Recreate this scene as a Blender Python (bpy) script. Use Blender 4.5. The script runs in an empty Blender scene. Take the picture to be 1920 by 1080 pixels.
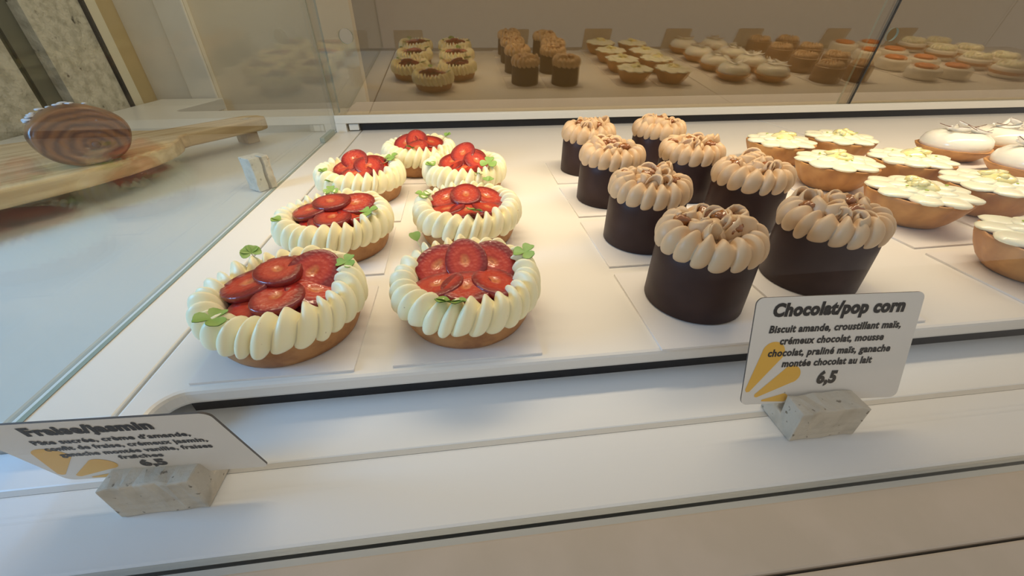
import bpy, math, random
from mathutils import Vector, Matrix
PI = math.pi
S = 0.16            # metres per layout unit (camera height above the deck = 1 unit)
scene = bpy.context.scene
COL = scene.collection

# ------------------------------------------------------------------ camera
cam_d = bpy.data.cameras.new('camera'); cam = bpy.data.objects.new('camera', cam_d); COL.objects.link(cam)
cam_d.sensor_fit = 'HORIZONTAL'; cam_d.sensor_width = 36.0; cam_d.lens = 36.0 * 738 / 1920
cam_d.clip_start = 0.004; cam_d.clip_end = 50
cam.location = (0, 0, 1 * S); cam.rotation_euler = (math.radians(90 - 33.9), 0, math.radians(-6.9))
scene.camera = cam
# ------------------------------------------------------------------ world, lights, exposure
w = bpy.data.worlds.new('world'); scene.world = w; w.use_nodes = True
bg = w.node_tree.nodes['Background']; bg.inputs[0].default_value = (1.0, 0.94, 0.88, 1); bg.inputs[1].default_value = 0.53
scene.view_settings.view_transform = 'Standard'; scene.view_settings.look = 'None'
scene.view_settings.exposure = 0.0; scene.view_settings.gamma = 1.0
scene.view_settings.use_curve_mapping = False
def area(name, loc, target, sx, sy, power, col):
    d = bpy.data.lights.new(name, 'AREA'); d.shape = 'RECTANGLE'; d.size = sx * S; d.size_y = sy * S
    d.energy = power; d.color = col
    o = bpy.data.objects.new(name, d); COL.objects.link(o); o.location = Vector(loc) * S
    o.rotation_euler = (Vector(target) - Vector(loc)).to_track_quat('-Z', 'Y').to_euler(); return o
# warm LED strip of the display case
led = area('case_led_strip', (4.6, 2.5, 2.35), (4.6, 2.65, 0), 12.0, 0.25, 3.55, (1.0, 0.80, 0.54)); led.data.spread = math.radians(115)
# blue daylight from the left; the unseen window around it is added
area('left_daylight', (-4.7, .55, 1.5), (-1.0, .6, -.1), 1.6, 1.5, 6.0, (0.20, 0.52, 1.0))
# unseen warm fill light, added to brighten the brown back wall
area('back_wall_fill', (3.0, 7.2, 5.2), (3.0, 9.0, 1.0), 14.0, 0.8, 4.8, (1.0, 0.84, 0.58))

# ------------------------------------------------------------------ materials
def mat(name, col, rough=0.5, noise=None, bump=None, metal=0, sss=0, coat=0, spec=None, trans=0, coord='Object'):
    m = bpy.data.materials.new(name); m.use_nodes = True; nt = m.node_tree; p = nt.nodes['Principled BSDF']
    p.inputs['Base Color'].default_value = (*col, 1); p.inputs['Roughness'].default_value = rough; p.inputs['Metallic'].default_value = metal
    if spec is not None: p.inputs['Specular IOR Level'].default_value = spec
    if coat: p.inputs['Coat Weight'].default_value = coat; p.inputs['Coat Roughness'].default_value = 0.06
    if trans: p.inputs['Transmission Weight'].default_value = trans
    if sss:
        p.inputs['Subsurface Weight'].default_value = sss; p.inputs['Subsurface Scale'].default_value = 0.004
        p.inputs['Subsurface Radius'].default_value = (1, .6, .3)
    tc = nt.nodes.new('ShaderNodeTexCoord')
    if noise:
        sc, c2, lo, hi = noise
        n = nt.nodes.new('ShaderNodeTexNoise'); n.inputs['Scale'].default_value = sc; n.inputs['Detail'].default_value = 6
        nt.links.new(tc.outputs[coord], n.inputs['Vector'])
        r = nt.nodes.new('ShaderNodeValToRGB'); r.color_ramp.elements[0].position = lo; r.color_ramp.elements[1].position = hi
        r.color_ramp.elements[0].color = (*col, 1); r.color_ramp.elements[1].color = (*c2, 1)
        nt.links.new(n.outputs['Fac'], r.inputs['Fac']); nt.links.new(r.outputs['Color'], p.inputs['Base Color'])
    if bump:
        sc, st, di = bump
        n = nt.nodes.new('ShaderNodeTexNoise'); n.inputs['Scale'].default_value = sc; n.inputs['Detail'].default_value = 5
        nt.links.new(tc.outputs[coord], n.inputs['Vector'])
        b = nt.nodes.new('ShaderNodeBump'); b.inputs['Strength'].default_value = st; b.inputs['Distance'].default_value = di
        nt.links.new(n.outputs['Fac'], b.inputs['Height']); nt.links.new(b.outputs['Normal'], p.inputs['Normal'])
    return m
M = {}
M['deck'] = mat('deck_white', (.80, .77, .72), .32)
M['frame'] = mat('frame_white', (.80, .77, .71), .4)
M['rail'] = mat('rail_cream', (.82, .78, .68), .4)
M['shelf'] = mat('shelf_white', (.72, .73, .73), .42)
M['ledge'] = mat('ledge_beige', (.46, .385, .30), .5, noise=(30, (.43, .36, .275), .4, .6))
M['channel'] = mat('channel_grey', (.40, .39, .34), .6)
M['sill'] = mat('sill_grey', (.56, .53, .56), .5)
M['seam'] = mat('seam_grey', (.50, .49, .46), .5)
M['black'] = mat('black_recess', (.008, .007, .009), .5)
M['counter'] = mat('counter_white', (.62, .61, .57), .35)
M['card'] = mat('card_white', (.80, .77, .75), .28, bump=(260, .12, .0005))
M['cream'] = mat('vanilla_cream', (.95, .87, .58), .42, sss=.15, noise=(420, (.62, .52, .33), .72, .76))
M['choccream'] = mat('chocolate_cream', (.60, .41, .235), .45, sss=.1)
M['choc'] = mat('dark_chocolate', (.036, .017, .014), .45, spec=.22, noise=(60, (.048, .024, .019), .4, .65), bump=(140, .15, .0006))
M['shell'] = mat('pastry_shell', (.46, .22, .075), .6, noise=(90, (.30, .125, .04), .45, .7), bump=(300, .35, .0008))
M['shellgold'] = mat('golden_pastry', (.56, .28, .085), .55, noise=(45, (.36, .15, .04), .42, .72), bump=(320, .3, .0007))
M['jam'] = mat('strawberry_jam', (.20, .006, .005), .14, coat=.5)
M['leaf'] = mat('leaf_green', (.22, .38, .07), .45, noise=(80, (.33, .50, .13), .35, .7))
M['stem'] = mat('stem_pale', (.55, .55, .28), .5)
M['caramel'] = mat('caramel', (.26, .085, .016), .12, coat=.6, bump=(200, .5, .001))
M['lemoncream'] = mat('lemon_cream', (.90, .87, .66), .28, sss=.15, coat=.3)
M['lemon'] = mat('lemon_jelly', (.90, .76, .30), .14, coat=.6, noise=(120, (.92, .84, .50), .4, .65), sss=.3)
M['zest'] = mat('lime_zest', (.42, .55, .06), .5)
M['coconut'] = mat('coconut_glaze', (.88, .85, .74), .18, coat=.3, sss=.15)
M['shaving'] = mat('coconut_white', (.90, .88, .82), .4)
M['husk'] = mat('coconut_husk', (.13, .05, .025), .6)
M['stone'] = mat('travertine', (.56, .50, .40), .8, noise=(70, (.40, .35, .27), .45, .68), bump=(180, .7, .0015))
M['signcard'] = mat('sign_card', (.76, .71, .64), .45)
M['signedge'] = mat('sign_edge', (.09, .08, .07), .5)
M['ink'] = mat('ink_black', (.022, .018, .016), .6)
M['yellow'] = mat('print_yellow', (.80, .45, .06), .5)
M['wallcream'] = mat('wall_cream', (.72, .66, .50), .8)
M['walltan'] = mat('wall_tan', (.50, .38, .19), .8)
M['walloff'] = mat('wall_offwhite', (.84, .78, .66), .8, noise=(8, (.78, .72, .6), .4, .6))
M['wallbeige'] = mat('wall_beige', (.80, .68, .48), .8, noise=(5, (.74, .62, .43), .4, .65))
M['wallbrown'] = mat('wall_brown', (.285, .185, .070), .85, noise=(3, (.27, .175, .065), .4, .65))
M['mullion'] = mat('window_black', (.02, .02, .018), .5)
M['reveal'] = mat('window_reveal', (.07, .07, .04), .7)
M['reveal2'] = mat('window_reveal_grey', (.14, .14, .10), .7)
M['floor'] = mat('floor_grey', (.25, .23, .20), .6)
M['white_sponge'] = mat('white_sponge', (.85, .80, .70), .5)
M['orange'] = mat('orange_fruit', (.75, .26, .05), .3)
M['browncake'] = mat('hazelnut_glaze', (.30, .17, .08), .35)
M['metal'] = mat('housing_grey', (.5, .48, .45), .4, metal=.6)

def mat_wallstone():
    m = mat('rough_stone', (.62, .58, .47), .95, noise=(48, (.44, .41, .32), .42, .62), bump=(110, .8, .005)); nt = m.node_tree
    p = nt.nodes['Principled BSDF']; src = p.inputs['Base Color'].links[0].from_socket
    tc = nt.nodes.new('ShaderNodeTexCoord'); n = nt.nodes.new('ShaderNodeTexNoise'); n.inputs['Scale'].default_value = 40; n.inputs['Detail'].default_value = 8
    nt.links.new(tc.outputs['Object'], n.inputs['Vector'])
    r = nt.nodes.new('ShaderNodeValToRGB'); r.color_ramp.elements[0].position = .66; r.color_ramp.elements[1].position = .73
    mx = nt.nodes.new('ShaderNodeMix'); mx.data_type = 'RGBA'
    nt.links.new(n.outputs['Fac'], r.inputs['Fac']); nt.links.new(r.outputs['Color'], mx.inputs[0]); nt.links.new(src, mx.inputs[6])
    mx.inputs[7].default_value = (.06, .055, .04, 1); nt.links.new(mx.outputs[2], p.inputs['Base Color']); return m
M['wallstone'] = mat_wallstone()
def add_pits(m, scale, col, lo, hi):
    nt = m.node_tree; p = nt.nodes['Principled BSDF']; src = p.inputs['Base Color'].links[0].from_socket
    tc = nt.nodes.new('ShaderNodeTexCoord'); n = nt.nodes.new('ShaderNodeTexNoise'); n.inputs['Scale'].default_value = scale; n.inputs['Detail'].default_value = 3; nt.links.new(tc.outputs['Object'], n.inputs['Vector'])
    r = nt.nodes.new('ShaderNodeValToRGB'); r.color_ramp.elements[0].position = lo; r.color_ramp.elements[1].position = hi; mx = nt.nodes.new('ShaderNodeMix'); mx.data_type = 'RGBA'
    nt.links.new(n.outputs['Fac'], r.inputs['Fac']); nt.links.new(r.outputs['Color'], mx.inputs[0]); nt.links.new(src, mx.inputs[6]); mx.inputs[7].default_value = (*col, 1); nt.links.new(mx.outputs[2], p.inputs['Base Color'])
add_pits(M['stone'], 320, (.16, .13, .09), .66, .72)

def mat_strawberry():
    m = mat('strawberry_slice', (.5, .02, .01), .16, coat=.5); nt = m.node_tree; p = nt.nodes['Principled BSDF']
    tc = nt.nodes.new('ShaderNodeTexCoord'); sep = nt.nodes.new('ShaderNodeSeparateXYZ'); nt.links.new(tc.outputs['Object'], sep.inputs[0])
    n = nt.nodes.new('ShaderNodeTexNoise'); n.inputs['Scale'].default_value = 160; nt.links.new(tc.outputs['Object'], n.inputs['Vector'])
    cx = nt.nodes.new('ShaderNodeCombineXYZ'); mul = nt.nodes.new('ShaderNodeMath'); mul.operation = 'MULTIPLY'; mul.inputs[1].default_value = 1.35
    nt.links.new(sep.outputs[0], cx.inputs[0]); nt.links.new(sep.outputs[1], mul.inputs[0]); nt.links.new(mul.outputs[0], cx.inputs[1])
    ln = nt.nodes.new('ShaderNodeVectorMath'); ln.operation = 'LENGTH'; nt.links.new(cx.outputs[0], ln.inputs[0])
    ad = nt.nodes.new('ShaderNodeMath'); ad.operation = 'MULTIPLY_ADD'; ad.inputs[1].default_value = .0028; nt.links.new(n.outputs['Fac'], ad.inputs[0]); nt.links.new(ln.outputs['Value'], ad.inputs[2])
    mp = nt.nodes.new('ShaderNodeMapRange'); mp.inputs[1].default_value = .001; mp.inputs[2].default_value = .0165; nt.links.new(ad.outputs[0], mp.inputs[0])
    r = nt.nodes.new('ShaderNodeValToRGB'); e = r.color_ramp.elements
    e[0].position = 0; e[0].color = (.40, .07, .02, 1); e[1].position = 1; e[1].color = (.22, .004, .004, 1)
    for pos, c in ((.14, (.66, .20, .06, 1)), (.24, (.62, .12, .035, 1)), (.36, (.50, .030, .010, 1)), (.62, (.54, .040, .012, 1)), (.84, (.40, .012, .006, 1))):
        k = e.new(pos); k.color = c
    nt.links.new(mp.outputs[0], r.inputs['Fac']); nt.links.new(r.outputs['Color'], p.inputs['Base Color'])
    v = nt.nodes.new('ShaderNodeTexVoronoi'); v.inputs['Scale'].default_value = 420; nt.links.new(tc.outputs['Object'], v.inputs['Vector'])
    b = nt.nodes.new('ShaderNodeBump'); b.inputs['Strength'].default_value = .5; b.inputs['Distance'].default_value = .0006
    nt.links.new(v.outputs['Distance'], b.inputs['Height']); nt.links.new(b.outputs['Normal'], p.inputs['Normal'])
    p.inputs['Coat Weight'].default_value = .55; p.inputs['Coat Roughness'].default_value = .03; p.inputs['Roughness'].default_value = .35
    n2 = nt.nodes.new('ShaderNodeTexNoise'); n2.inputs['Scale'].default_value = 150; n2.inputs['Detail'].default_value = 2; nt.links.new(tc.outputs['Object'], n2.inputs['Vector'])
    b2 = nt.nodes.new('ShaderNodeBump'); b2.inputs['Strength'].default_value = .55; b2.inputs['Distance'].default_value = .0016
    nt.links.new(n2.outputs['Fac'], b2.inputs['Height']); nt.links.new(b2.outputs['Normal'], p.inputs['Coat Normal']); return m
M['berry'] = mat_strawberry()

def mat_wood():
    m = mat('board_wood', (.55, .38, .20), .5); nt = m.node_tree; p = nt.nodes['Principled BSDF']
    tc = nt.nodes.new('ShaderNodeTexCoord'); mp = nt.nodes.new('ShaderNodeMapping'); mp.inputs['Scale'].default_value = (3, 40, 40)
    n = nt.nodes.new('ShaderNodeTexNoise'); n.inputs['Scale'].default_value = 3.0; n.inputs['Detail'].default_value = 6
    nt.links.new(tc.outputs['Object'], mp.inputs[0]); nt.links.new(mp.outputs[0], n.inputs['Vector'])
    r = nt.nodes.new('ShaderNodeValToRGB'); r.color_ramp.elements[0].color = (.42, .26, .11, 1); r.color_ramp.elements[1].color = (.60, .42, .22, 1)
    r.color_ramp.elements[0].position = .35; r.color_ramp.elements[1].position = .65
    nt.links.new(n.outputs['Fac'], r.inputs['Fac']); nt.links.new(r.outputs['Color'], p.inputs['Base Color']); return m
M['wood'] = mat_wood()

def mat_bread():
    m = mat('bread_crust', (.26, .10, .035), .34, coat=.2); nt = m.node_tree; p = nt.nodes['Principled BSDF']
    tc = nt.nodes.new('ShaderNodeTexCoord'); mp = nt.nodes.new('ShaderNodeMapping'); mp.inputs['Location'].default_value = (0, -.1, .25); mp.inputs['Scale'].default_value = (.0, 1 / (.27 * S), 1 / (.178 * S))
    nt.links.new(tc.outputs['Object'], mp.inputs[0]); wv = nt.nodes.new('ShaderNodeTexWave'); wv.wave_type = 'RINGS'; wv.rings_direction = 'X'; wv.inputs['Scale'].default_value = 1.5; wv.inputs['Distortion'].default_value = 5; wv.inputs['Detail'].default_value = 3; wv.inputs['Detail Scale'].default_value = 1.2
    nt.links.new(mp.outputs[0], wv.inputs['Vector'])
    r = nt.nodes.new('ShaderNodeValToRGB'); e = r.color_ramp.elements; e[0].position = .1; e[0].color = (.12, .040, .014, 1); e[1].position = .95; e[1].color = (.24, .092, .030, 1); k = e.new(.3); k.color = (.17, .060, .020, 1)
    nt.links.new(wv.outputs['Fac'], r.inputs['Fac']); nt.links.new(r.outputs['Color'], p.inputs['Base Color'])
    b = nt.nodes.new('ShaderNodeBump'); b.inputs['Strength'].default_value = .3; b.inputs['Distance'].default_value = .001
    nt.links.new(wv.outputs['Fac'], b.inputs['Height']); nt.links.new(b.outputs['Normal'], p.inputs['Normal']); return m
M['bread'] = mat_bread()
M['icing'] = mat('sugar_glaze', (.62, .60, .62), .3, bump=(300, .6, .001))

def mat_glass(name, tint, ior, refl=None, rtint=(1, 1, 1)):
    m = bpy.data.materials.new(name); m.use_nodes = True; nt = m.node_tree; nt.nodes.clear()
    o = nt.nodes.new('ShaderNodeOutputMaterial'); mx = nt.nodes.new('ShaderNodeMixShader'); t = nt.nodes.new('ShaderNodeBsdfTransparent'); g = nt.nodes.new('ShaderNodeBsdfGlossy')
    t.inputs[0].default_value = (*tint, 1); g.inputs['Color'].default_value = (*rtint, 1); g.inputs['Roughness'].default_value = 0.0
    if refl is None:
        lw = nt.nodes.new('ShaderNodeLayerWeight'); lw.inputs[0].default_value = .5      # Schlick reflectance of one glass face
        pw = nt.nodes.new('ShaderNodeMath'); pw.operation = 'POWER'; pw.inputs[1].default_value = 5; nt.links.new(lw.outputs['Facing'], pw.inputs[0])
        f0 = ((ior - 1) / (ior + 1)) ** 2; ma = nt.nodes.new('ShaderNodeMath'); ma.operation = 'MULTIPLY_ADD'; ma.inputs[1].default_value = 1 - f0; ma.inputs[2].default_value = f0
        nt.links.new(pw.outputs[0], ma.inputs[0]); nt.links.new(ma.outputs[0], mx.inputs[0])
    else: mx.inputs[0].default_value = refl
    nt.links.new(t.outputs[0], mx.inputs[1]); nt.links.new(g.outputs[0], mx.inputs[2]); nt.links.new(mx.outputs[0], o.inputs[0]); return m
M['glass'] = mat_glass('clear_glass', (.96, .98, .96), 1.45)
M['coatedglass'] = mat_glass('anti_reflective_glass', (.985, .99, .985), 1.08)
M['doorglass'] = mat_glass('bronze_mirror_glass', (.85, .80, .71), 1.5, refl=.15, rtint=(1.0, .92, .78))
M['glassedge'] = mat('glass_edge_green', (.30, .36, .30), .25)
M['groove_line'] = mat('glass_edge_light', (.62, .60, .54), .3)

# ------------------------------------------------------------------ mesh helpers (layout units)
class B:
    def __init__(s): s.v = []; s.f = []
    def add(s, vs, fs):
        o = len(s.v); s.v += [tuple(x) for x in vs]; s.f += [tuple(i + o for i in f) for f in fs]; return s
    def box(s, x0, x1, y0, y1, z0, z1):
        return s.add([(x0, y0, z0), (x1, y0, z0), (x1, y1, z0), (x0, y1, z0), (x0, y0, z1), (x1, y0, z1), (x1, y1, z1), (x0, y1, z1)],
                     [(0, 3, 2, 1), (4, 5, 6, 7), (0, 1, 5, 4), (1, 2, 6, 5), (2, 3, 7, 6), (3, 0, 4, 7)])
    def prism(s, poly, z0, z1):
        n = len(poly)
        return s.add([(x, y, z0) for x, y in poly] + [(x, y, z1) for x, y in poly],
                     [tuple(range(n - 1, -1, -1)), tuple(range(n, 2 * n))] + [(i, (i + 1) % n, n + (i + 1) % n, n + i) for i in range(n)])
    def lathe(s, prof, n=40, fr=None, close=True):
        vs = []; fs = []
        for k, (r, z) in enumerate(prof):
            for i in range(n):
                a = 2 * PI * i / n; rr = r if fr is None else fr(r, z, a)
                vs.append((rr * math.cos(a), rr * math.sin(a), z))
        for k in range(len(prof) - 1):
            for i in range(n):
                j = (i + 1) % n; fs.append((k * n + i, k * n + j, (k + 1) * n + j, (k + 1) * n + i))
        if close: fs.append(tuple(range(n - 1, -1, -1))); fs.append(tuple((len(prof) - 1) * n + i for i in range(n)))
        return s.add(vs, fs)
    def sweep(s, pts, secs, closed=False, k=8, up=None, tw=0):
        # pts: centre points; secs: (half width along side axis, half height along normal axis); up: list of side vectors
        n = len(pts); vs = []; fs = []
        for i, p in enumerate(pts):
            a = pts[(i - 1) % n] if (closed or i > 0) else p; b = pts[(i + 1) % n] if (closed or i < n - 1) else p
            t = (Vector(b) - Vector(a)).normalized(); side = Vector(up[i]); side = (side - t * side.dot(t)).normalized(); nm = t.cross(side); side, nm = side * math.cos(tw) + nm * math.sin(tw), nm * math.cos(tw) - side * math.sin(tw)
            for q in range(k):
                an = 2 * PI * q / k; vs.append(Vector(p) + side * (secs[i][0] * math.cos(an)) + nm * (secs[i][1] * math.sin(an)))
        m = n if closed else n - 1
        for i in range(m):
            for q in range(k):
                q2 = (q + 1) % k; i2 = (i + 1) % n; fs.append((i * k + q, i * k + q2, i2 * k + q2, i2 * k + q))
        if not closed: fs.append(tuple(range(k - 1, -1, -1))); fs.append(tuple((n - 1) * k + q for q in range(k)))
        return s.add(vs, fs)
    def blob(s, c, r, nu=12, nv=8, rot=0, bumpy=0, rng=None):
        vs = []; fs = []
        ph = [rng.uniform(0, 6) for _ in range(4)] if bumpy else None
        for j in range(1, nv):
            for i in range(nu):
                a = 2 * PI * i / nu; b = PI * j / nv
                x, y, z = math.sin(b) * math.cos(a), math.sin(b) * math.sin(a), math.cos(b)
                d = 1 + (bumpy * (math.sin(4 * x + ph[0]) * math.sin(4 * y + ph[1]) + .7 * math.sin(6 * z + 5 * x + ph[2])) if bumpy else 0)
                x, y, z = x * r[0] * d, y * r[1] * d, z * r[2] * d
                vs.append((c[0] + x * math.cos(rot) - y * math.sin(rot), c[1] + x * math.sin(rot) + y * math.cos(rot), c[2] + z))
        vs += [(c[0], c[1], c[2] + r[2]), (c[0], c[1], c[2] - r[2])]; T = len(vs) - 2
        for j in range(nv - 2):
            for i in range(nu):
                i2 = (i + 1) % nu; fs.append((j * nu + i, (j + 1) * nu + i, (j + 1) * nu + i2, j * nu + i2))
        for i in range(nu):
            i2 = (i + 1) % nu; fs.append((T, i, i2)); fs.append((T + 1, (nv - 2) * nu + i2, (nv - 2) * nu + i))
        return s.add(vs, fs)
    def mesh(s, name, m, smooth=True):
        me = bpy.data.meshes.new(name); me.from_pydata([(x * S, y * S, z * S) for x, y, z in s.v], [], s.f)
        ms = m if isinstance(m, list) else [m]
        for q in ms: me.materials.append(M[q])
        me.polygons.foreach_set('use_smooth', [smooth] * len(me.polygons)); me.update(); return me
def inst(name, me, parent=None, loc=(0, 0, 0), rot=(0, 0, 0), scale=1):
    o = bpy.data.objects.new(name, me); COL.objects.link(o); o.location = Vector(loc) * S; o.rotation_euler = rot
    o.scale = (scale,) * 3 if not isinstance(scale, tuple) else scale
    if parent: o.parent = parent
    return o
def obj(name, b, m, parent=None, loc=(0, 0, 0), rot=(0, 0, 0), smooth=False, bevel=0):
    o = inst(name, b.mesh(name, m, smooth), parent, loc, rot)
    if bevel:
        md = o.modifiers.new('bevel', 'BEVEL'); md.width = bevel * S; md.segments = 2; md.limit_method = 'ANGLE'
    return o
def tag(o, label, cat, group=None):
    o['label'] = label; o['category'] = cat
    if group: o['group'] = group
    return o
def thing(name, label, cat, loc=(0, 0, 0), rz=0, group=None):
    return tag(inst(name, None, None, loc, (0, 0, rz)), label, cat, group)
def struct(o, label, cat):
    o['kind'] = 'structure'; o['label'] = label; o['category'] = cat; return o
def up_smooth(o, deg=35):
    try: o.data.set_sharp_from_angle(angle=math.radians(deg))
    except Exception: pass

# ------------------------------------------------------------------ the room
ZF = -6.0
struct(obj('floor', B().box(-12, 22, -9, 9.1, ZF - .2, ZF), 'floor'), 'grey shop floor below the counters', 'floor')
struct(obj('wall_back', B().box(-5.25, 22, 9.0, 9.2, ZF, 9), 'wallbrown'), 'brown wall behind the glass display case', 'wall')
wl = struct(obj('wall_left', B().box(-5.3, -4.85, -3, 5.25, ZF, 9), 'wallstone'), 'rough grey stone wall left of the side counter', 'wall')
def wallseg(nm, y0, y1, m, x=-4.85): return obj(nm, B().box(-5.3, x, y0, y1, ZF, 9), m, wl)
wallseg('window_reveal', 5.25, 5.62, 'wallstone'); wallseg('window_reveal', 5.62, 5.78, 'reveal', -4.95); wallseg('window_reveal', 5.78, 6.02, 'reveal2', -4.92)
wallseg('stone_pier', 6.02, 6.9, 'wallstone', -4.80); wallseg('window_post', 6.9, 6.95, 'mullion', -4.76)
wallseg('cream_panel', 6.95, 7.2, 'wallcream', -4.80); wallseg('tan_panel', 7.2, 7.62, 'walltan', -4.84)
wb = struct(obj('trim_1', B().box(-4.84, -3.9, 7.60, 7.85, ZF, 9), 'walloff'), 'off-white wall return behind the side counter', 'wall')
obj('pillar', B().box(-4.30, -3.9, 7.55, 7.60, ZF, 9), 'walloff', wb, bevel=.02)
struct(obj('trim_2', B().box(-3.9, -1.6, 7.7, 7.95, ZF, 9), 'wallbeige'), 'beige wall panel behind the cutting board', 'wall')

w1 = inst('added_window_1', None); struct(w1, 'added unseen window frame in the stone wall, for the blue daylight', 'window')  # out-of-view window frame, added to account for the blue side light
for y0, y1, z0, z1 in ((-.35, -.27, .6, 2.4), (1.37, 1.45, .6, 2.4), (-.35, 1.45, .55, .65), (-.35, 1.45, 2.35, 2.45)): obj('added_window_frame', B().box(-4.86, -4.72, y0, y1, z0, z1), 'mullion', w1)
# ------------------------------------------------------------------ side counter with cutting board
sc_ = thing('side_counter', 'white side counter carrying the cutting board, left of the glass', 'counter', (0, 0, 0))
notch = []
for i in range(9):
    a = PI / 2 + PI * i / 8; notch.append((-3.75 + .12 * math.cos(a), 6.72 + .38 * math.sin(a)))
poly = [(-1.42, -1.6), (-1.42, 7.5)] + [(-2.9, 7.5), (-2.9, 7.10)] + notch + [(-2.7, 6.34), (-2.7, 7.4)][:0] + [(-2.9, 6.34), (-2.88, 6.34), (-2.88, 7.52), (-4.75, 7.52), (-4.75, -1.6)]
poly = [(-1.425, .93), (-1.425, 6.32), (-3.80, 6.32), (-3.90, 6.40), (-3.93, 6.50), (-3.88, 6.85), (-3.80, 7.5), (-4.72, 7.5), (-4.72, .93)]
obj('worktop', B().prism(poly, -.16, 0), 'counter', sc_, bevel=.01)
obj('cabinet', B().box(-4.65, -1.46, 1.1, 6.2, ZF, -.165), 'counter', sc_)

AX = Vector((.57, .82)).normalized(); PE = Vector((AX.y, -AX.x)); BO = Vector((-2.20, 4.15))
def bd(a, p): q = BO + AX * a + PE * p; return (q.x, q.y)
half = [(-3.3, .70), (-1.6, .70), (-1.25, .685), (-1.0, .63), (-.8, .55), (-.65, .46), (-.56, .37), (-.50, .30), (-.45, .21), (-.38, .175), (.14, .155), (.28, .15), (.36, .11), (.40, .05)]
outl = half + [(a, -p) for a, p in reversed(half)]
cb = thing('cutting_board', 'long wooden paddle cutting board with a handle, on small feet', 'cutting board', (BO.x, BO.y, 0), math.atan2(AX.y, AX.x))
ob = B(); n = len(outl); hole = [(.22 + .045 * math.cos(-2 * PI * i / 16), .045 * math.sin(-2 * PI * i / 16)) for i in range(16)]
import bmesh
def board_mesh():
    bm = bmesh.new()
    def loop(pts, z): return [bm.verts.new((x * S, y * S, z * S)) for x, y in pts]
    ol = [(a, -p) for a, p in outl]
    res = {}
    for z in (.135, .242):
        o_ = loop(ol, z); h_ = loop(hole, z); es = []
        for L in (o_, h_):
            for i in range(len(L)): es.append(bm.edges.new((L[i], L[(i + 1) % len(L)])))
        bmesh.ops.triangle_fill(bm, use_beauty=True, use_dissolve=True, edges=es); res[z] = (o_, h_)
    for k in (0, 1):
        a, b = res[.135][k], res[.242][k]
        for i in range(len(a)):
            j = (i + 1) % len(a)
            try: bm.faces.new((a[i], a[j], b[j], b[i]))
            except Exception: pass
    bmesh.ops.recalc_face_normals(bm, faces=bm.faces)
    me = bpy.data.meshes.new('board'); bm.to_mesh(me); bm.free(); me.materials.append(M['wood']); return me
bo = inst('board', board_mesh(), cb); md = bo.modifiers.new('bevel', 'BEVEL'); md.width = .02 * S; md.segments = 3; md.limit_method = 'ANGLE'
for (a, p) in ((.27, -.13 + .26), (-3.1, .5), (-3.1, -.5)):
    obj('foot', B().box(a - .06, a + .06, p - .09, p + .09, 0.0, .137), 'wood', cb, bevel=.006)

# laminated bread roll: a spiral strip of dough, ends domed
def bread(y=.238, z=.182, hl=.16):
    b = B(); nr, na = 30, 64; vs = []; fs = []
    prof = []
    for k in range(nr):                     # rounded barrel: flat spiral face at +x, domed back at -x
        t = k / (nr - 1)
        if t < .5: prof.append((t / .5 * .86, hl * (1.0 - .10 * (t / .5) ** 2)))
        elif t < .75: a = (t - .5) / .25 * PI / 2; prof.append((.86 + .14 * math.sin(a), hl * (.90 - .55 * (1 - math.cos(a)))))
        else: a = (t - .75) / .25 * PI / 2; prof.append((math.cos(a), hl * (.35 - 1.35 * math.sin(a))))
    for r, x in prof:
        for i in range(na):
            a = 2 * PI * i / na; sp = 6.5 * r - a / (2 * PI); rid = (sp % 1.0)
            d = .020 * (rid ** 1.6) * min(1, r * 3) if x > hl * .3 else 0
            wob = 1 + .025 * math.sin(2 * a + 1) + .015 * math.sin(5 * a)
            zz = r * math.sin(a) * z * wob; zz = max(zz, -z * .93)
            vs.append((x + d - .06 * abs(zz) / z * (x < 0), r * math.cos(a) * y * wob, zz))
    for k in range(nr - 1):
        for i in range(na): j = (i + 1) % na; fs.append((k * na + i, k * na + j, (k + 1) * na + j, (k + 1) * na + i))
    b.add(vs, fs); return b
br = thing('bread_roll', 'dark brown laminated spiral bread roll on the cutting board', 'bread', (-2.44, 2.97, .242), math.atan2(-.72, .69))
BRZ = .1695
obj('laminated_dough', bread(), 'bread', br, loc=(0, 0, BRZ), smooth=True)
ic = B(); rng = random.Random(4)
for q in range(46):                         # flakes of sugar glaze on the upper left of the crust
    a = math.radians(rng.uniform(62, 150)); x = rng.uniform(-.13, .06); rr = 1.0 if x > -.02 else math.sqrt(max(.1, 1 - ((.06 - x) / .23) ** 2)) + .05
    sz = rng.uniform(.010, .026); ic.blob((x, -rr * math.cos(a) * -.238 * 1.0, rr * math.sin(a) * .182), (sz, sz * 1.2, .006), 8, 5, rng.uniform(0, 3))
obj('sugar_glaze', ic, 'icing', br, loc=(0, 0, BRZ), smooth=True)
obj('spiral_core', B().blob((.178, .03, -.045), (.012, .022, .020), 12, 6), 'husk', br, loc=(0, 0, BRZ), smooth=True)

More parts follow.
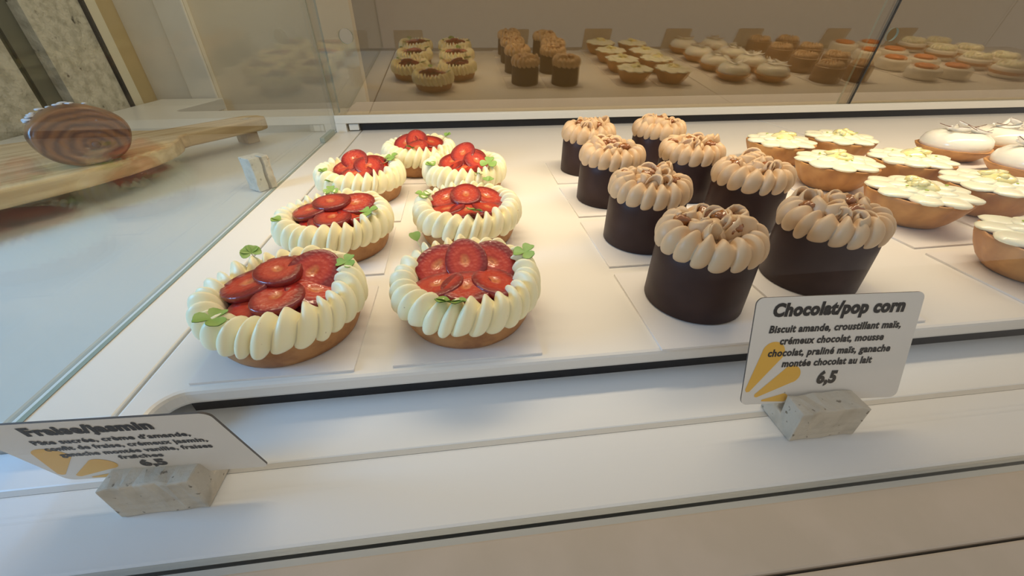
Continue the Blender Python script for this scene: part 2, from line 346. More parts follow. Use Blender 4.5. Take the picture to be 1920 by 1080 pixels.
# ------------------------------------------------------------------ display case
XR = 12.0
dc = thing('display_case', 'white refrigerated pastry display case with glass sides and mirrored rear doors', 'display case', (0, 0, 0))
fil = [(-1.02 + .0 + .075 - .075 * math.cos(PI / 2 * i / 8), .925 + .075 * math.sin(PI / 2 * i / 8)) for i in range(9)]
deckpoly = [(-1.115, 4.86), (-1.115, .905), (-1.02, .905)] + fil + [(3.68, 1.0), (3.68, 4.86)]
obj('deck_panel', B().prism(deckpoly[::-1], -.062, 0), 'deck', dc, bevel=.014)
for x0 in (3.69, 6.055, 8.42):
    obj('deck_panel', B().box(x0, min(x0 + 2.36, XR) if x0 < 8 else XR, 1.0, 4.86, -.062, 0), 'deck', dc, bevel=.008)
obj('frame_strip', B().box(-1.415, -1.125, .925, 4.9, -.16, -.001), 'frame', dc, bevel=.006)
obj('recess_shade', B().box(-.985, XR, 1.026, 1.10, -.135, -.055), 'black', dc)  # black bar standing in for the shade in the gap under the deck
obj('shelf_plank', B().prism([(-2.2, .785), (XR, .785), (XR, 1.25), (-1.418, 1.25), (-1.418, .922), (-2.2, .922)], -.17, -.12), 'shelf', dc, bevel=.006)
obj('shelf_plank', B().box(-2.2, XR, .532, .770, -.17, -.121), 'shelf', dc, bevel=.01)
obj('seam_strip', B().box(-2.2, XR, .768, .787, -.17, -.1225), 'seam', dc)
obj('glass_channel', B().box(-2.2, XR, .488, .534, -.22, -.1235), 'channel', dc)
obj('front_ledge', B().box(-2.2, XR, .332, .493, -.22, -.122), 'ledge', dc, bevel=.006)
obj('front_ledge', B().box(-2.2, XR, .10, .326, -.22, -.124), 'ledge', dc, bevel=.006)
obj('base_cabinet', B().box(-1.418, XR, .12, 4.85, ZF, -.225), 'ledge', dc)
# rear rail
YR = 4.775
obj('rail', B().box(-1.37, XR, YR, 5.08, .087, .160), 'rail', dc, bevel=.006)
obj('rear_sill', B().box(-1.33, XR, 5.085, 5.76, .08, .158), 'sill', dc, bevel=.006)
obj('rail_lip', B().box(-1.37, XR, YR + .012, YR + .03, .160, .170), 'rail', dc)
obj('rail_leg', B().box(-1.372, -1.262, YR + .001, 4.93, 0, .087), 'rail', dc)
obj('rail_block', B().box(-1.24, -1.135, YR + .03, 4.93, .012, .075), 'rail', dc, bevel=.004)
obj('dark_vent', B().box(-1.13, XR, 4.845, 4.93, .0, .083), 'black', dc)
# left glass pane with green edge
def pane(nm, x0, x1, y0, y1, z0, z1, edge_axis, m='glass', em='glassedge', parent=None):
    b = B().box(x0, x1, y0, y1, z0, z1); me = b.mesh(nm, [m, em], False)
    for p in me.polygons:
        if abs(p.normal[edge_axis]) < .5: p.material_index = 1
    return inst(nm, me, parent)
pane('side_glass', -1.395, -1.375, .60, 5.10, .002, 4.2, 0, parent=dc)
obj('glass_clip', B().box(-1.42, -1.37, 4.30, 4.70, .0, .05), 'glassedge', dc, bevel=.01)
pane('front_glass', -2.2, XR, .508, .518, -.1235, 2.9, 1, m='coatedglass', parent=dc)
obj('lamp_housing', B().box(-1.4, XR, 2.2, 2.8, 2.41, 2.57), 'metal', dc)
# rear mirrored sliding doors, leaning towards the front
TL = math.radians(4.32)
def door(nm, x0, x1, dy, hx):
    H = 3.6; d = inst(nm, None, dc, (0, 4.80 + dy, .162), (TL, 0, 0))
    # pane built with a real finger hole
    bm = bmesh.new(); hz, hr, N = .735, .066, 32
    for yy in (0, .03):
        o_ = [bm.verts.new((x * S, yy * S, z * S)) for x, z in ((x0, 0), (x1, 0), (x1, H), (x0, H))]
        h_ = [bm.verts.new(((hx + hr * math.cos(2 * PI * i / N)) * S, yy * S, (hz + hr * math.sin(2 * PI * i / N)) * S)) for i in range(N)]
        es = [bm.edges.new((L[i], L[(i + 1) % len(L)])) for L in (o_, h_) for i in range(len(L))]
        bmesh.ops.triangle_fill(bm, use_beauty=True, use_dissolve=False, edges=es)
        if yy == 0: a = (o_, h_)
    for k, L in enumerate((o_, h_)):
        for i in range(len(L)):
            j = (i + 1) % len(L); f = bm.faces.new((a[k][i], a[k][j], L[j], L[i])); f.material_index = 1
    bmesh.ops.recalc_face_normals(bm, faces=bm.faces)
    me = bpy.data.meshes.new('door_pane'); bm.to_mesh(me); bm.free(); me.materials.append(M['doorglass']); me.materials.append(M['glassedge'])
    inst('door_pane', me, d); return d
door('sliding_door', -1.368, 4.80, .0, -1.07)
d2 = door('sliding_door', 4.70, 10.9, .05, 4.97)
obj('edge_strip', B().box(4.795, 4.815, -.004, .034, 0, 3.6), 'mullion', [c for c in dc.children if c.name.startswith('sliding_door')][0])

# ------------------------------------------------------------------ cards
CARDM = B().box(-.265, .265, -.265, .265, 0, .009).mesh('cake_card', 'card', False)
rngc = random.Random(11)
def cake_card(x, y, under, rz=None):
    o = inst('cake_card', CARDM, None, (x, y, .0005), (0, 0, rngc.uniform(-.02, .02) if rz is None else rz))
    tag(o, 'white square cake card under the ' + under, 'cake card', 'white cake cards on the deck'); return o
ZC = .0097   # top of a card

# ------------------------------------------------------------------ piped cream
def catmull(P, m):
    out = []
    for i in range(len(P) - 1):
        p0, p1, p2, p3 = P[max(i - 1, 0)], P[i], P[i + 1], P[min(i + 2, len(P) - 1)]
        for k in range(m):
            t = k / m; out.append(tuple(.5 * (2 * b + (c - a) * t + (2 * a - 5 * b + 4 * c - d) * t * t + (3 * b - a - 3 * c + d) * t ** 3) for a, b, c, d in zip(p0, p1, p2, p3)))
    out.append(tuple(P[-1])); return out
def cream_ring(b, N, R, zb, zt, out, inn, seed, slant=1.1, amp=.46, skew=.72):
    # one continuous ring of piped pleats: fat lobes outside, thin lips and hollows along the crest
    rng = random.Random(seed); H = zt - zb; dth = 2 * PI / N
    P = catmull([(.28 * out, zb - .04 * H, .2, .8), (.54 * out, zb - .01 * H, .75, .7), (.70 * out, zb + .14 * H, 1.0, .62), (.75 * out, zb + .36 * H, 1.0, .62), (.68 * out, zb + .58 * H, 1.0, .75), (.48 * out, zb + .75 * H, 1.2, 1.05),
                 (.22 * out, zb + .82 * H, 1.5, 1.5), (-.10 * inn, zb + .82 * H, 1.5, 1.7), (-.42 * inn, zb + .76 * H, 1.2, 1.6), (-.76 * inn, zb + .58 * H, .6, 1.3), (-.96 * inn, zb + .32 * H, .3, 1.0), (-1.0 * inn, zb + .02 * H, 0, 1.0)], 2)
    ts = [0, .05, .13, .24, .36, .48, .60, .72, .83, .92]; m = len(ts); rows = len(P); vs = []; fs = []
    ph = [rng.uniform(-.16, .16) for _ in range(N)]; am = [rng.uniform(.85, 1.18) for _ in range(N)]; hz = [rng.uniform(-.09, .09) for _ in range(N)]; lo = [rng.uniform(-.06, .06) for _ in range(N)]
    for k, (dr, z, A, pw) in enumerate(P):
        p0, p1 = P[max(k - 1, 0)], P[min(k + 1, rows - 1)]; tx, tz = p1[0] - p0[0], p1[1] - p0[1]; L = math.hypot(tx, tz) or 1; nx, nz = tz / L, -tx / L
        sft = slant * (k / (rows - 1) * 1.5 - .5)
        for i in range(N):
            w = 1 + ph[(i + 1) % N] - ph[i]
            for t in ts:
                f = math.sin(PI * min(1, max(0, t ** skew))) ** pw; th = dth * (i + ph[i] + t * w + sft)
                g = math.sin(PI * t); d = out * amp * A * am[i] * (f - .40); up = H * (hz[i] * (k / rows) + lo[i] * (1 - k / rows)) * g
                r = R + dr + nx * d; vs.append((r * math.cos(th), r * math.sin(th), z + nz * d + up))
    W = N * m
    for k in range(rows - 1):
        for q in range(W): q2 = (q + 1) % W; fs.append((k * W + q, k * W + q2, (k + 1) * W + q2, (k + 1) * W + q))
    return b.add(vs, fs)

# ------------------------------------------------------------------ strawberry tarts
SHELL = B().lathe([(.0, 0), (.222, 0), (.236, .006), (.248, .03), (.259, .07), (.264, .10), (.260, .112), (.244, .112), (.2, .105), (.0, .105)], 48, close=False).mesh('pastry_shell', 'shell')
CREAM = [cream_ring(B(), N, .232, .098, .220, .062, .050, sd).mesh('cream_ring', 'cream') for N, sd in ((27, 1), (28, 5), (29, 9))]
JAM = B().lathe([(0, .105), (.20, .105), (.195, .145), (.15, .156), (.08, .16), (0, .161)], 36, close=False).mesh('jam', 'jam')
def slice_mesh(seed):
    rng = random.Random(seed); b = B(); n = 26; el = rng.uniform(.82, .98); ph = rng.uniform(0, 6)
    prof = [(0, -.018), (.80, -.018), (.94, -.013), (1.0, -.003), (.99, .008), (.965, .0115), (.92, .0125), (.70, .0125), (.36, .0125), (.24, .0115), (.12, .0075), (0, .007)]
    def fr(r, z, a):
        k = 1 + .05 * math.cos(a - ph) + .03 * math.cos(3 * a + ph)
        return r * .100 * k
    b.lathe(prof, n, fr, close=False); b.v = [(x, y * el, z * 1.15) for x, y, z in b.v]; return b.mesh('strawberry_slice', 'berry')
SL = [slice_mesh(s) for s in range(5)]
def leaflet_mesh():
    b = B(); n = 7; vs = [(0, 0, 0)]; prof = [(.0, 0), (.018, .012), (.034, .03), (.040, .05), (.032, .066), (.016, .070), (0, .060)]
    vs = [(x, y, .012 * abs(x) / .04 - .10 * y * y / .07) for x, y in prof] + [(-x, y, .012 * abs(x) / .04 - .10 * y * y / .07) for x, y in prof[1:-1]]
    m = len(prof); fs = []
    mid = [(0, y, -.10 * y * y / .07) for x, y in prof[1:-1]]; o = len(vs); vs += mid
    R_ = list(range(m)); Lf = [0] + list(range(m, m + m - 2)) + [m - 1]; Md = [0] + list(range(o, o + m - 2)) + [m - 1]
    for i in range(m - 1):
        for A, C in ((Md, R_), (Lf, Md)):
            f = []
            for q in (A[i], C[i], C[i + 1], A[i + 1]):
                if q not in f: f.append(q)
            if len(f) > 2: fs.append(tuple(f))
    b.add(vs, fs); b2 = B().add([(x, y, z - .003) for x, y, z in b.v], [f[::-1] for f in b.f]); b.add(b2.v, b2.f); return b.mesh('leaflet', 'leaf')
LEAF = leaflet_mesh()
STEM = B().sweep([(0, 0, 0), (.005, -.03, -.004), (.0, -.065, -.010), (-.012, -.10, -.012)], [(.0032, .0032)] * 4, False, 6, up=[(1, 0, 0)] * 4).mesh('stem', 'stem')
def sprig(parent, loc, rz, tilt=.2, size=1.0, k=3):
    s = inst('clover_sprig', STEM, parent, loc, (tilt, 0, rz), size * .62); s['label'] = 'small green clover sprig'
    for i in range(k):
        a = (i - (k - 1) / 2) * (2.0 if k == 3 else 1.1); inst('leaflet', LEAF, s, (0, 0, .003), (.15, 0, a))
def tart(x, y, label, slices, sprigs, v, rz, under):
    cake_card(*under[:2], under[2]) if under else None
    t = thing('strawberry_tart', label, 'tart', (x, y, ZC), 0, 'strawberry tarts')
    inst('pastry_shell', SHELL, t); inst('cream_ring', CREAM[v], t, (0, 0, 0), (0, 0, rz)); inst('jam', JAM, t)
    for i, (sx, sy, sz, tx, ty, r) in enumerate(slices):
        inst('strawberry_slice', SL[(i + v) % 5], t, (sx * 1.06, sy * 1.06, sz + .022), (Matrix.Rotation(ty, 3, 'Y') @ Matrix.Rotation(tx, 3, 'X') @ Matrix.Rotation(r, 3, 'Z')).to_euler())
    for p_, *q_ in sprigs: sprig(t, (p_[0], p_[1], p_[2] + .012), *q_)
    return t
# slices: x, y, z, tilt about x (positive faces the customer), tilt about y, spin
LAY_A = [(-.10, -.07, .158, -.06, -.12, .3), (.0, -.10, .162, .02, .03, 1.1), (.10, -.07, .158, -.04, .14, 2.0), (-.10, .05, .172, .52, -.15, .6), (.10, .05, .172, .54, .18, 2.6), (.0, .035, .192, .56, .0, 1.6), (.0, .12, .165, .0, 0, .2)]
LAY_B = [(-.10, .01, .176, .04, -.16, .4), (.02, -.085, .172, .0, .06, 1.4), (.10, .05, .184, .50, .12, .9), (-.015, .05, .198, .03, -.04, 2.2), (.12, -.03, .152, .05, .25, 3.0), (-.05, -.09, .150, .05, -.1, 1.2), (-.04, .13, .160, .1, 0, .1)]
LAY_C = [(-.07, .0, .175, .30, -.20, .2), (.06, -.01, .175, .35, .30, 1.2), (-.03, .05, .205, .50, -.10, 2.2), (.0, -.09, .155, .20, .0, .6), (.09, .06, .165, .3, .3, 2.6), (-.10, .06, .160, .2, -.3, .9)]
LAY_D = [(-.07, .01, .175, .28, -.12, .7), (.08, -.02, .182, .42, .12, 2.0), (.0, .06, .214, .45, -.22, 1.1), (.0, -.085, .157, .12, .0, .3), (.06, .09, .185, .30, .1, 2.8), (-.1, -.04, .155, .1, -.2, 1.9)]
LAY_E = [(-.09, .02, .178, .55, -.10, .5), (-.02, .04, .20, .50, .05, 1.5), (.09, .02, .178, .20, .15, 2.5), (-.01, -.07, .162, .40, -.1, .4), (.09, -.06, .152, .1, .1, 2.2), (0, .1, .16, .1, 0, .2)]
tart(-.70, 1.30, 'strawberry tart at the front left, behind the Fraise/jasmin sign', LAY_B, [((-.17, .20, .215), .6, .5, .85, 4), ((.225, .08, .215), -.4, .3, .9), ((-.12, -.22, .205), 1.9, .2, 1.15)], 0, .3, (-.69, 1.293, 'front-left strawberry tart'))
tart(-.022, 1.315, 'strawberry tart at the front right, with three clover leaves on its rim', LAY_A, [((-.19, .17, .235), .5, .6, 1.0, 1), ((.24, .06, .215), -.7, .3, 1.05), ((-.055, -.225, .200), 2.9, .45, 1.2, 4)], 1, 1.0, (-.03, 1.297, 'front-right strawberry tart'))
tart(-.68, 1.98, 'strawberry tart second from the front in the left column', [(a, b, c, .2 if d > .3 else d, e, f) for a, b, c, d, e, f in LAY_B] + LAY_A[1:2], [((.20, -.10, .21), -1.2, .2, 1.1), ((-.2, -.14, .205), 1.6, .2, .9, 2), ((-.06, .23, .21), .2, .3, .9)], 2, 2.2, (-.685, 1.925, 'second strawberry tart of the left column'))
tart(.0, 2.03, 'strawberry tart second from the front in the right column', [(a, b, c, .22 if d > .3 else d, e, f) for a, b, c, d, e, f in LAY_A[1:]] + [LAY_A[0]], [((.03, -.19, .21), 2.6, .4, 1.0), ((-.23, .05, .21), 1.2, .2, 1.0), ((.13, .22, .215), -.3, .3, .9, 2)], 0, 3.1, (-.03, 1.94, 'second strawberry tart of the right column'))
tart(-.695, 2.73, 'strawberry tart third from the front in the left column', LAY_C, [((-.17, -.15, .205), 1.3, .2, 1.0, 2), ((.2, .10, .21), -1.0, .3, 1.2), ((-.12, -.25, .17), 2.4, .4, .9, 2)], 1, 4.0, (-.67, 2.535, 'third strawberry tart of the left column'))
tart(.0, 2.755, 'strawberry tart third from the front in the right column, slices piled high', LAY_D, [((-.20, -.13, .205), 1.0, .2, 1.2, 2), ((.16, -.15, .215), -.3, .4, 1.3), ((.1, -.24, .17), 2.6, .4, .9, 2)], 2, .8, (-.02, 2.67, 'third strawberry tart of the right column'))
tart(-.345, 3.29, 'strawberry tart at the very back, alone in its row', LAY_E, [((.21, .10, .215), -1.1, .4, 1.1, 2), ((-.03, -.20, .205), 2.4, .4, 1.1, 2)], 0, 5.1, (-.325, 3.21, 'rearmost strawberry tart'))

# ------------------------------------------------------------------ chocolate mousse cakes
BODY = B().lathe([(0, 0), (.192, 0), (.199, .006), (.198, .10), (.196, .20), (.193, .262), (.186, .270), (.1, .272), (0, .272)], 48, close=False).mesh('chocolate_body', 'choc')
def choc_cream(seed, N):
    b = B(); rng = random.Random(seed)
    cream_ring(b, N, .147, .244, .360, .068, .045, seed, slant=.35, amp=.30)
    c2 = B(); cream_ring(c2, 7, .068, .285, .350, .040, .035, seed + 3, slant=1.2, amp=.5)
    ox, oy = rng.uniform(-.015, .015), rng.uniform(-.015, .015); b.add([(x + ox, y + oy, z) for x, y, z in c2.v], c2.f)
    b.blob((0, 0, .32), (.05, .05, .045), rng=rng, bumpy=.1)
    for i in range(15):
        a = 2 * PI * i / 15 * 2.4 + rng.uniform(-.3, .3); r = (.045 if i % 2 else .105) + rng.uniform(-.02, .02); ar = rng.uniform(.026, .048); a0 = rng.uniform(0, 6.3); spn = rng.uniform(2.4, 4.6); n = 11; P = []; U = []; SC = []
        for q in range(n):
            t = q / (n - 1); an = a0 + spn * t; k = ar * (1 + .35 * math.sin(3 * t + i)); P.append((r * math.cos(a) + k * math.cos(an), r * math.sin(a) + k * math.sin(an), .335 + .012 * math.sin(5 * t + i) + .012 * math.sin(PI * t))); U.append((math.cos(an), math.sin(an), .35)); SC.append((.004 + .005 * math.sin(PI * t), .012 + .030 * math.sin(PI * t)))
        b.sweep(P, SC, False, 8, up=U)
    return b.mesh('cream_topping', 'choccream')
CCR = [choc_cream(s, n) for s, n in ((2, 17), (7, 18), (13, 16))]
def caramel_mesh(seed):
    rng = random.Random(seed); b = B(); b.blob((0, 0, 0), (.040, .030, .022), 12, 8, 0, .2, rng); b.blob((.02, .01, .008), (.02, .018, .016), 10, 6, .5, .14, rng); b.blob((-.02, .008, .004), (.018, .015, .014), 10, 6, 1, .1, rng); return b.mesh('caramel', 'caramel')
CAR = [caramel_mesh(s) for s in (1, 2, 3)]
def mousse(x, y, label, v, rz, cars, card=None):
    if card: cake_card(*card)
    t = thing('chocolate_mousse_cake', label, 'cake', (x, y, ZC), 0, 'chocolate mousse cakes')
    inst('chocolate_body', BODY, t, (0, 0, 0), (0, 0, rz)); inst('cream_topping', CCR[v], t, (0, 0, 0), (0, 0, rz))
    for i, (cx, cy, cz) in enumerate(cars): inst('caramel_drop', CAR[i % 3], t, (cx, cy, cz - .008), (0, 0, i * 1.3 + rz))
    return t
K1 = [(-.10, .06, 0.350), (.02, .10, 0.356), (.05, .03, 0.366), (.05, -.05, 0.360), (.12, .07, 0.346)]
K2 = [(-.11, .02, 0.353), (.06, .03, 0.366), (.11, .06, 0.356), (.02, -.06, 0.360)]
K3 = [(-.12, .05, 0.350), (.06, .09, 0.358), (.07, -.08, 0.356), (-.02, .02, 0.366)]
K4 = [(.0, .03, 0.368), (.05, -.05, 0.360), (-.06, .04, 0.358)]
words = ['front', 'second', 'third', 'rearmost']
L_ = [(.945, 1.30, 0, .2, K1, (.94, 1.262)), (.94, 1.871, 1, 1.0, K3, (.938, 1.86)), (.945, 2.475, 0, 2.1, K4, (.945, 2.468)), (.978, 3.115, 2, .5, K4, (.955, 3.075))]
R_ = [(1.565, 1.40, 1, 2.6, K2, (1.54, 1.30)), (1.60, 2.01, 2, 1.2, K2, (1.55, 1.93)), (1.50, 2.505, 1, .4, K3, (1.54, 2.49)), (1.57, 3.165, 0, 3.3, K4, (1.54, 3.09))]
for i, (x, y, v, rz, k, c) in enumerate(L_): mousse(x, y, words[i] + ' chocolate mousse cake of the left column, coffee-coloured piped cream on top', v, rz, k, (*c, words[i] + ' mousse cake of the left column'))
for i, (x, y, v, rz, k, c) in enumerate(R_): mousse(x, y, words[i] + ' chocolate mousse cake of the right column, coffee-coloured piped cream on top', v, rz, k, (*c, words[i] + ' mousse cake of the right column'))

# ------------------------------------------------------------------ lemon tarts
def flute(n, amp):
    return lambda r, z, a: r * (1 + amp * min(1, z / .05) * (abs(math.cos(n * a / 2)) - .5))
LSHELL = B().lathe([(0, 0), (.145, 0), (.162, .008), (.195, .045), (.225, .095), (.246, .145), (.252, .168), (.246, .174), (.235, .168), (.2, .160), (0, .160)], 72, flute(12, .055), close=False).mesh('pastry_shell', 'shellgold')
def lemon_cream(seed):
    rng = random.Random(seed); b = B(); b.lathe([(0, .165), (.19, .165), (.2, .175), (.15, .190), (0, .195)], 30, close=False)
    for ring, (n, R, rl, rw, z) in enumerate(((9, .168, .102, .082, .178), (7, .100, .070, .056, .192))):
        for k in range(n):
            a = 2 * PI * (k + rng.uniform(-.1, .1)) / n + ring * .3; q = rng.uniform(.94, 1.06); R2 = R * rng.uniform(.96, 1.04)
            b.blob((R2 * math.cos(a), R2 * math.sin(a), z + rng.uniform(-.003, .004)), (rl * q, rw * q, .019), 18, 8, a, .05, rng)
    return b.mesh('cream_petals', 'lemoncream')
LCR = [lemon_cream(s) for s in (3, 8)]
def lemon_top(seed):
    rng = random.Random(seed); b = B()
    b.blob((0, 0, .205), (.088, .075, .034), 20, 10, rng.uniform(0, 3), .09, rng)
    for i in range(6):
        a = rng.uniform(0, 6.3); r = .05 * math.sqrt(rng.random()); b.blob((r * 1.2 * math.cos(a), r * math.sin(a), .222 + .012 * rng.random()), (.040 * rng.uniform(.7, 1.2), .026, .018), 10, 6, a, .16, rng)
    return b.mesh('lemon_jelly', 'lemon')
LTP = [lemon_top(s) for s in (1, 5)]
ZEST = B().box(-.008, .008, -.004, .004, -.002, .003).mesh('zest', 'zest')
def lemon(x, y, label, v, rz, card):
    cake_card(*card); t = thing('lemon_tart', label, 'tart', (x, y, ZC), 0, 'lemon tarts')
    inst('pastry_shell', LSHELL, t, (0, 0, 0), (0, 0, rz)); inst('cream_petals', LCR[v], t, (0, 0, 0), (0, 0, rz)); inst('lemon_jelly', LTP[v], t, (0, 0, 0), (0, 0, rz * 2))
    rng = random.Random(int(rz * 100))
    for i in range(4):
        a = rng.uniform(0, 6.3); inst('zest', ZEST, t, (.12 * math.cos(a), .12 * math.sin(a), .216), (0, 0, a * 3))
for i, y in enumerate((1.30, 1.93, 2.53, 3.12)): lemon(2.64, y, words[i] + ' lemon tart of the left column, petal-piped cream with yellow jelly', i % 2, .3 + i * .9, (2.615, y - .03 * (i > 0) - .04, words[i] + ' lemon tart of the left column'))
for i, y in enumerate((1.36, 1.99, 2.53, 3.16)): lemon(3.225, y, words[i] + ' lemon tart of the right column, petal-piped cream with yellow jelly', (i + 1) % 2, 1.3 + i * .7, (3.225, y - .07, words[i] + ' lemon tart of the right column'))

# ------------------------------------------------------------------ coconut tarts
CSH = B().lathe([(0, 0), (.15, 0), (.175, .01), (.215, .045), (.25, .085), (.258, .10), (.25, .104), (.2, .09), (0, .09)], 60, flute(14, .03), close=False).mesh('pastry_shell', 'shellgold')
CDOME = B().lathe([(0, .08), (.215, .08), (.232, .105), (.236, .135), (.222, .175), (.185, .205), (.13, .222), (.07, .218), (.03, .212), (0, .210)], 44, close=False).mesh('coconut_dome', 'coconut')
def shaving():
    b = B(); n = 9; vs = []; 
    for i in range(n):
        t = i / (n - 1) - .5; x = .26 * t; z = .10 * (t * t) * 1.3; w = .022 * (1 - (2 * t) ** 2) + .005
        for yy, zz in ((-w, 0), (w, .004), (w, .009), (-w, .005)): vs.append((x, yy + .012 * math.sin(4 * t), z + zz))
    fs = [(i * 4 + q, i * 4 + (q + 1) % 4, (i + 1) * 4 + (q + 1) % 4, (i + 1) * 4 + q) for i in range(n - 1) for q in range(4)] + [(0, 1, 2, 3), tuple((n - 1) * 4 + q for q in (3, 2, 1, 0))]
    b.add(vs, fs); me = b.mesh('coconut_shaving', ['shaving', 'husk'], True)
    for p in me.polygons:
        if p.index % 4 == 0 + 1 and p.index < 32: p.material_index = 1
    return me
SHV = shaving()
def coconut(x, y, label, rz, card):
    cake_card(*card); t = thing('coconut_tart', label, 'tart', (x, y, ZC), 0, 'coconut tarts')
    inst('pastry_shell', CSH, t, (0, 0, 0), (0, 0, rz)); inst('coconut_dome', CDOME, t)
    for i, (sx, sy, sz, tx, ty, r, s) in enumerate(((-.09, .02, .226, .15, -.15, .4, 1), (.0, -.04, .230, .25, .1, -.3, 1.1), (.08, .03, .232, .1, -.2, 1.2, 1), (.02, .07, .240, 1.0, .1, .2, .9), (-.04, .05, .245, .9, -.2, -.5, .9))):
        a = rz; inst('coconut_shaving', SHV, t, (sx * math.cos(a) - sy * math.sin(a), sx * math.sin(a) + sy * math.cos(a), sz), (tx, ty, r + a), s)
for i, y in enumerate((1.28, 1.90, 2.50, 3.07)): coconut(4.27, y, words[i] + ' white domed coconut tart of the column beside the lemon tarts', .2 + i * .8, (4.27, y - .05, words[i] + ' coconut tart of the near column'))
for i, y in enumerate((1.32, 1.96, 2.56, 3.17)): coconut(4.86, y, words[i] + ' white domed coconut tart of the far right column', 1.0 + i * .9, (4.86, y - .06, words[i] + ' coconut tart of the far column'))

# ------------------------------------------------------------------ cakes right of the frame, mirrored in the doors
HB = B().lathe([(0, 0), (.20, 0), (.21, .01), (.21, .20), (.2, .215), (0, .215)], 36, close=False).mesh('cake_body', 'browncake')
HT = B(); cream_ring(HT, 14, .12, .205, .27, .06, .05, 21); HT = HT.mesh('cream_topping', 'choccream')
for c, x in enumerate((5.74, 6.32)):
    for i, y in enumerate((1.35, 2.0, 2.65, 3.24)):
        cake_card(x, y - .03, '%s hazelnut cake of the %s column' % (words[i], ('near', 'far')[c]))
        t = thing('hazelnut_cake', '%s brown hazelnut cake of the %s column, mirrored in the door' % (words[i], ('near', 'far')[c]), 'cake', (x, y, ZC), 0, 'hazelnut cakes')
        inst('cake_body', HB, t); inst('cream_topping', HT, t, (0, 0, 0), (0, 0, i))
OB = B().lathe([(0, 0), (.21, 0), (.235, .02), (.24, .13), (.22, .16), (0, .16)], 36, close=False).mesh('sponge', 'white_sponge')
OT = B()
for i in range(7): OT.blob((.11 * math.cos(i * .9), .11 * math.sin(i * .9), .175), (.085, .045, .03), 10, 6, i * .9 + 1.2)
OT.blob((0, 0, .18), (.07, .05, .03), 10, 6); OT = OT.mesh('orange_segments', 'orange')
for c, x in enumerate((7.55, 8.12)):
    for i, y in enumerate((1.35, 2.0, 2.65, 3.24)):
        cake_card(x, y - .03, '%s orange tart of the %s column' % (words[i], ('near', 'far')[c]))
        t = thing('orange_tart', '%s orange-topped white tart of the %s column, mirrored in the door' % (words[i], ('near', 'far')[c]), 'tart', (x, y, ZC), 0, 'orange tarts')
        inst('sponge', OB, t); inst('orange_segments', OT, t, (0, 0, 0), (0, 0, i * 1.3))

WT = B(); cream_ring(WT, 12, .12, .15, .22, .08, .07, 31); WT.blob((0, 0, .2), (.08, .08, .05)); WT = WT.mesh('cream_topping', 'lemoncream')
for c, x in enumerate((9.15, 9.72)):
    for i, y in enumerate((1.35, 2.0, 2.65, 3.24)):
        cake_card(x, y - .03, '%s cream tart of the %s column' % (words[i], ('near', 'far')[c]))
        t = thing('cream_tart', '%s pale cream-topped tart of the %s column, mirrored in the door' % (words[i], ('near', 'far')[c]), 'tart', (x, y, ZC), 0, 'cream tarts')
        inst('pastry_shell', CSH, t); inst('sponge', OB, t, (0, 0, .005), (0, 0, 0), .96); inst('cream_topping', WT, t, (0, 0, 0), (0, 0, i * .7))
# ------------------------------------------------------------------ sign holders and price signs
def holder_mesh(w=.228, d=.137, h=.131, slot=.075, seed=1):
    # block with a slanted slot cut into its top, rough edges
    prof = [(0, 0), (d, 0), (d, h), (slot + .014, h), (slot + .010, h * .45), (slot - .004, h * .45), (slot - .002, h), (0, h)]
    b = B(); n = len(prof); rng = random.Random(seed); N = 9; vs = []
    for i in range(N):
        x = w * (i / (N - 1) - .5)
        for (y, z) in prof: j = .0035 if i not in (0, N - 1) else .005; vs.append((x, y + rng.uniform(-j, j), z + (rng.uniform(-j, j) if z > 0 else 0)))
    fs = [(i * n + q, (i + 1) * n + q, (i + 1) * n + (q + 1) % n, i * n + (q + 1) % n) for i in range(N - 1) for q in range(n)]
    for i, flip in ((0, False), (N - 1, True)):
        o = i * n
        for f in ((0, 5, 6, 7), (0, 1, 4, 5), (1, 2, 3, 4)):
            g = tuple(o + q for q in f); fs.append(g[::-1] if flip else g)
    b.add(vs, fs); return b.mesh('stone_holder', 'stone', False)
HOLD = [holder_mesh(seed=s) for s in (1, 4)]
def holder(label, x, y, z, rot=(0, 0, 0), v=0):
    o = inst('stone_sign_holder', HOLD[v], None, (x, y, z), rot); md = o.modifiers.new('bevel', 'BEVEL'); md.width = .007 * S; md.segments = 2; md.limit_method = 'ANGLE'; md.angle_limit = math.radians(40)
    return tag(o, label, 'sign holder', 'travertine sign holders')
def rrect(w, h, r, n=6):
    out = []
    for cx, cy, a0 in ((w / 2 - r, r, -PI / 2), (w / 2 - r, h - r, 0), (-w / 2 + r, h - r, PI / 2), (-w / 2 + r, r, PI)):
        for i in range(n + 1): a = a0 + PI / 2 * i / n; out.append((cx + r * math.cos(a), cy + r * math.sin(a)))
    return out
def text_mesh(txt, width, height, bold=.0):
    c = bpy.data.curves.new('txt', 'FONT'); c.body = txt; c.size = 1; c.align_x = 'CENTER'; c.offset = bold; c.extrude = 0; c.resolution_u = 3; c.shear = .12; c.space_character = 1.08
    o = bpy.data.objects.new('txt', c); COL.objects.link(o); bpy.context.view_layer.update()
    me = bpy.data.meshes.new_from_object(o.evaluated_get(bpy.context.evaluated_depsgraph_get())); bpy.data.objects.remove(o); bpy.data.curves.remove(c)
    xs = [v.co.x for v in me.vertices]; x0, x1 = min(xs), max(xs); k = width / (x1 - x0); cx = (x0 + x1) / 2
    for v in me.vertices: v.co = ((v.co.x - cx) * k * S, v.co.y * height / .70 * S, 0)
    me.materials.clear(); me.materials.append(M['ink']); return me
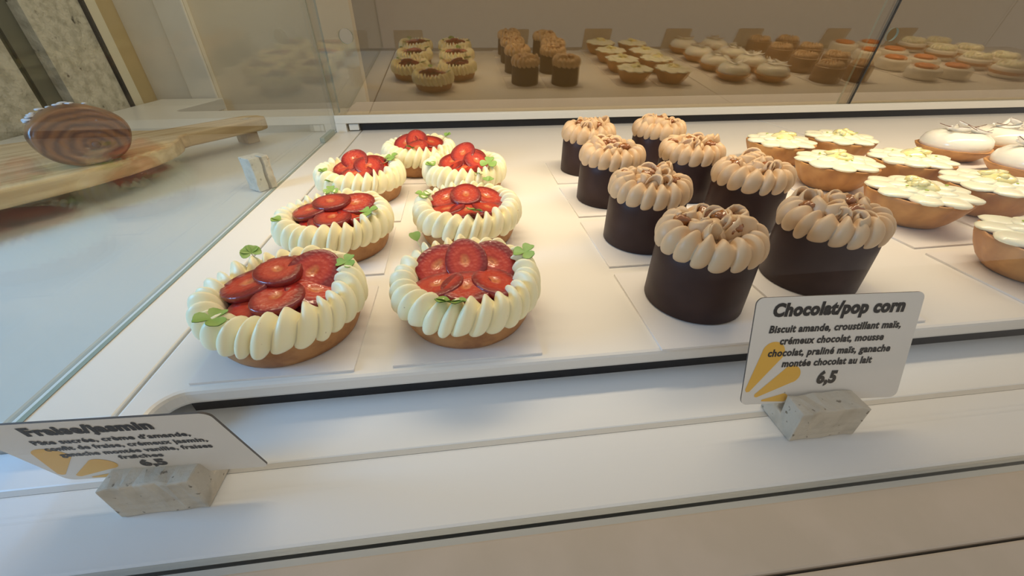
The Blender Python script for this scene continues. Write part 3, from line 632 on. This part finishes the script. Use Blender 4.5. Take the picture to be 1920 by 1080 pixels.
def drop(T, H, r):
    T, H = Vector(T), Vector(H); d = (H - T); L = d.length; d /= L; p = Vector((-d.y, d.x)); out = []
    for i in range(25):
        a = -PI * .62 + 2 * PI * .62 * i / 24; out.append(H + d * (r * math.cos(a)) + p * (r * math.sin(a)))
    return [tuple(q) for q in out] + [tuple(T + p * r * .22), tuple(T - d * r * .15), tuple(T - p * r * .22)]
def sign(label, x, y, z, w, h, lean, rz, lines=None, drops=True):
    t = tag(inst('price_sign', None, None, (x, y, z), (PI / 2 - lean, 0, rz)), label, 'price sign', 'price signs on stone holders')
    b = B().prism(rrect(w, h, .022), -.0025, .0025); me = b.mesh('sign_card', ['signcard', 'signedge'], False)
    for p in me.polygons:
        if abs(p.normal.z) < .5: p.material_index = 1
    inst('sign_card', me, t)
    if drops:
        for T, H, r in (((.028, .14), (.150, .50), .037), ((.085, .085), (.285, .285), .031), ((.13, .035), (.262, .055), .015)):
            q = drop((T[0] * w - w / 2, T[1] * h), (H[0] * w - w / 2, H[1] * h), r); obj('yellow_splash', B().add([(a, c, .0031) for a, c in q], [tuple(range(len(q)))]), 'yellow', t)
    for txt, u, v, wd, hh, bo in lines or ():
        inst('lettering', text_mesh(txt, wd * w, hh * h, bo), t, ((u - .5) * w, v * h, .0038))
    return t
ZS = -.120
holder('travertine holder of the Chocolat/pop corn sign', 1.093, .668, ZS, v=0)
sign('Chocolat/pop corn price sign with yellow splashes, standing before the mousse cakes', 1.106, .742, -.030, .536, .365, .308, -.055,
     [('Chocolat/pop corn', .50, .835, .79, .108, .055), ('Biscuit amande, croustillant maïs,', .50, .685, .80, .064, .038), ('crémeux chocolat, mousse', .495, .575, .635, .064, .038),
      ('chocolat, praliné maïs, ganache', .495, .465, .755, .064, .038), ('montée chocolat au lait', .495, .36, .56, .064, .038), ('6,5', .515, .185, .125, .11, .06)])
holder('travertine holder of the Fraise/jasmin sign at the left', -.880, .668, ZS, v=1)
sign('Fraise/jasmin price sign leaning forward at the lower left', -.869, .735, -.040, .531, .325, -.213, -.045,
     [('Fraise/jasmin', .47, .83, .52, .112, .055), ('Pâte sucrée, crème d’amande,', .50, .685, .66, .064, .038), ('confit de fraise, crémeux jasmin,', .52, .575, .70, .064, .038),
      ('ganache montée vanille, fraises', .52, .465, .68, .064, .038), ('fraîches', .50, .36, .20, .064, .038), ('6,5', .505, .20, .125, .11, .06)])
holder('upright travertine block on the side counter beside the glass', -1.555, 2.98, .1185, (0, PI / 2, math.radians(-38)), 1)
for x, nm in ((2.72, 'lemon'), (4.34, 'coconut'), (5.85, 'hazelnut'), (7.76, 'orange'), (9.4, 'cream')):
    holder('travertine holder of the blank-backed sign for the %s cakes' % nm, x, .668, ZS, v=0)
    sign('price sign of the %s cakes, its back mirrored in the door' % nm, x, .742, -.03, .536, .365, .25, 0, None, False)
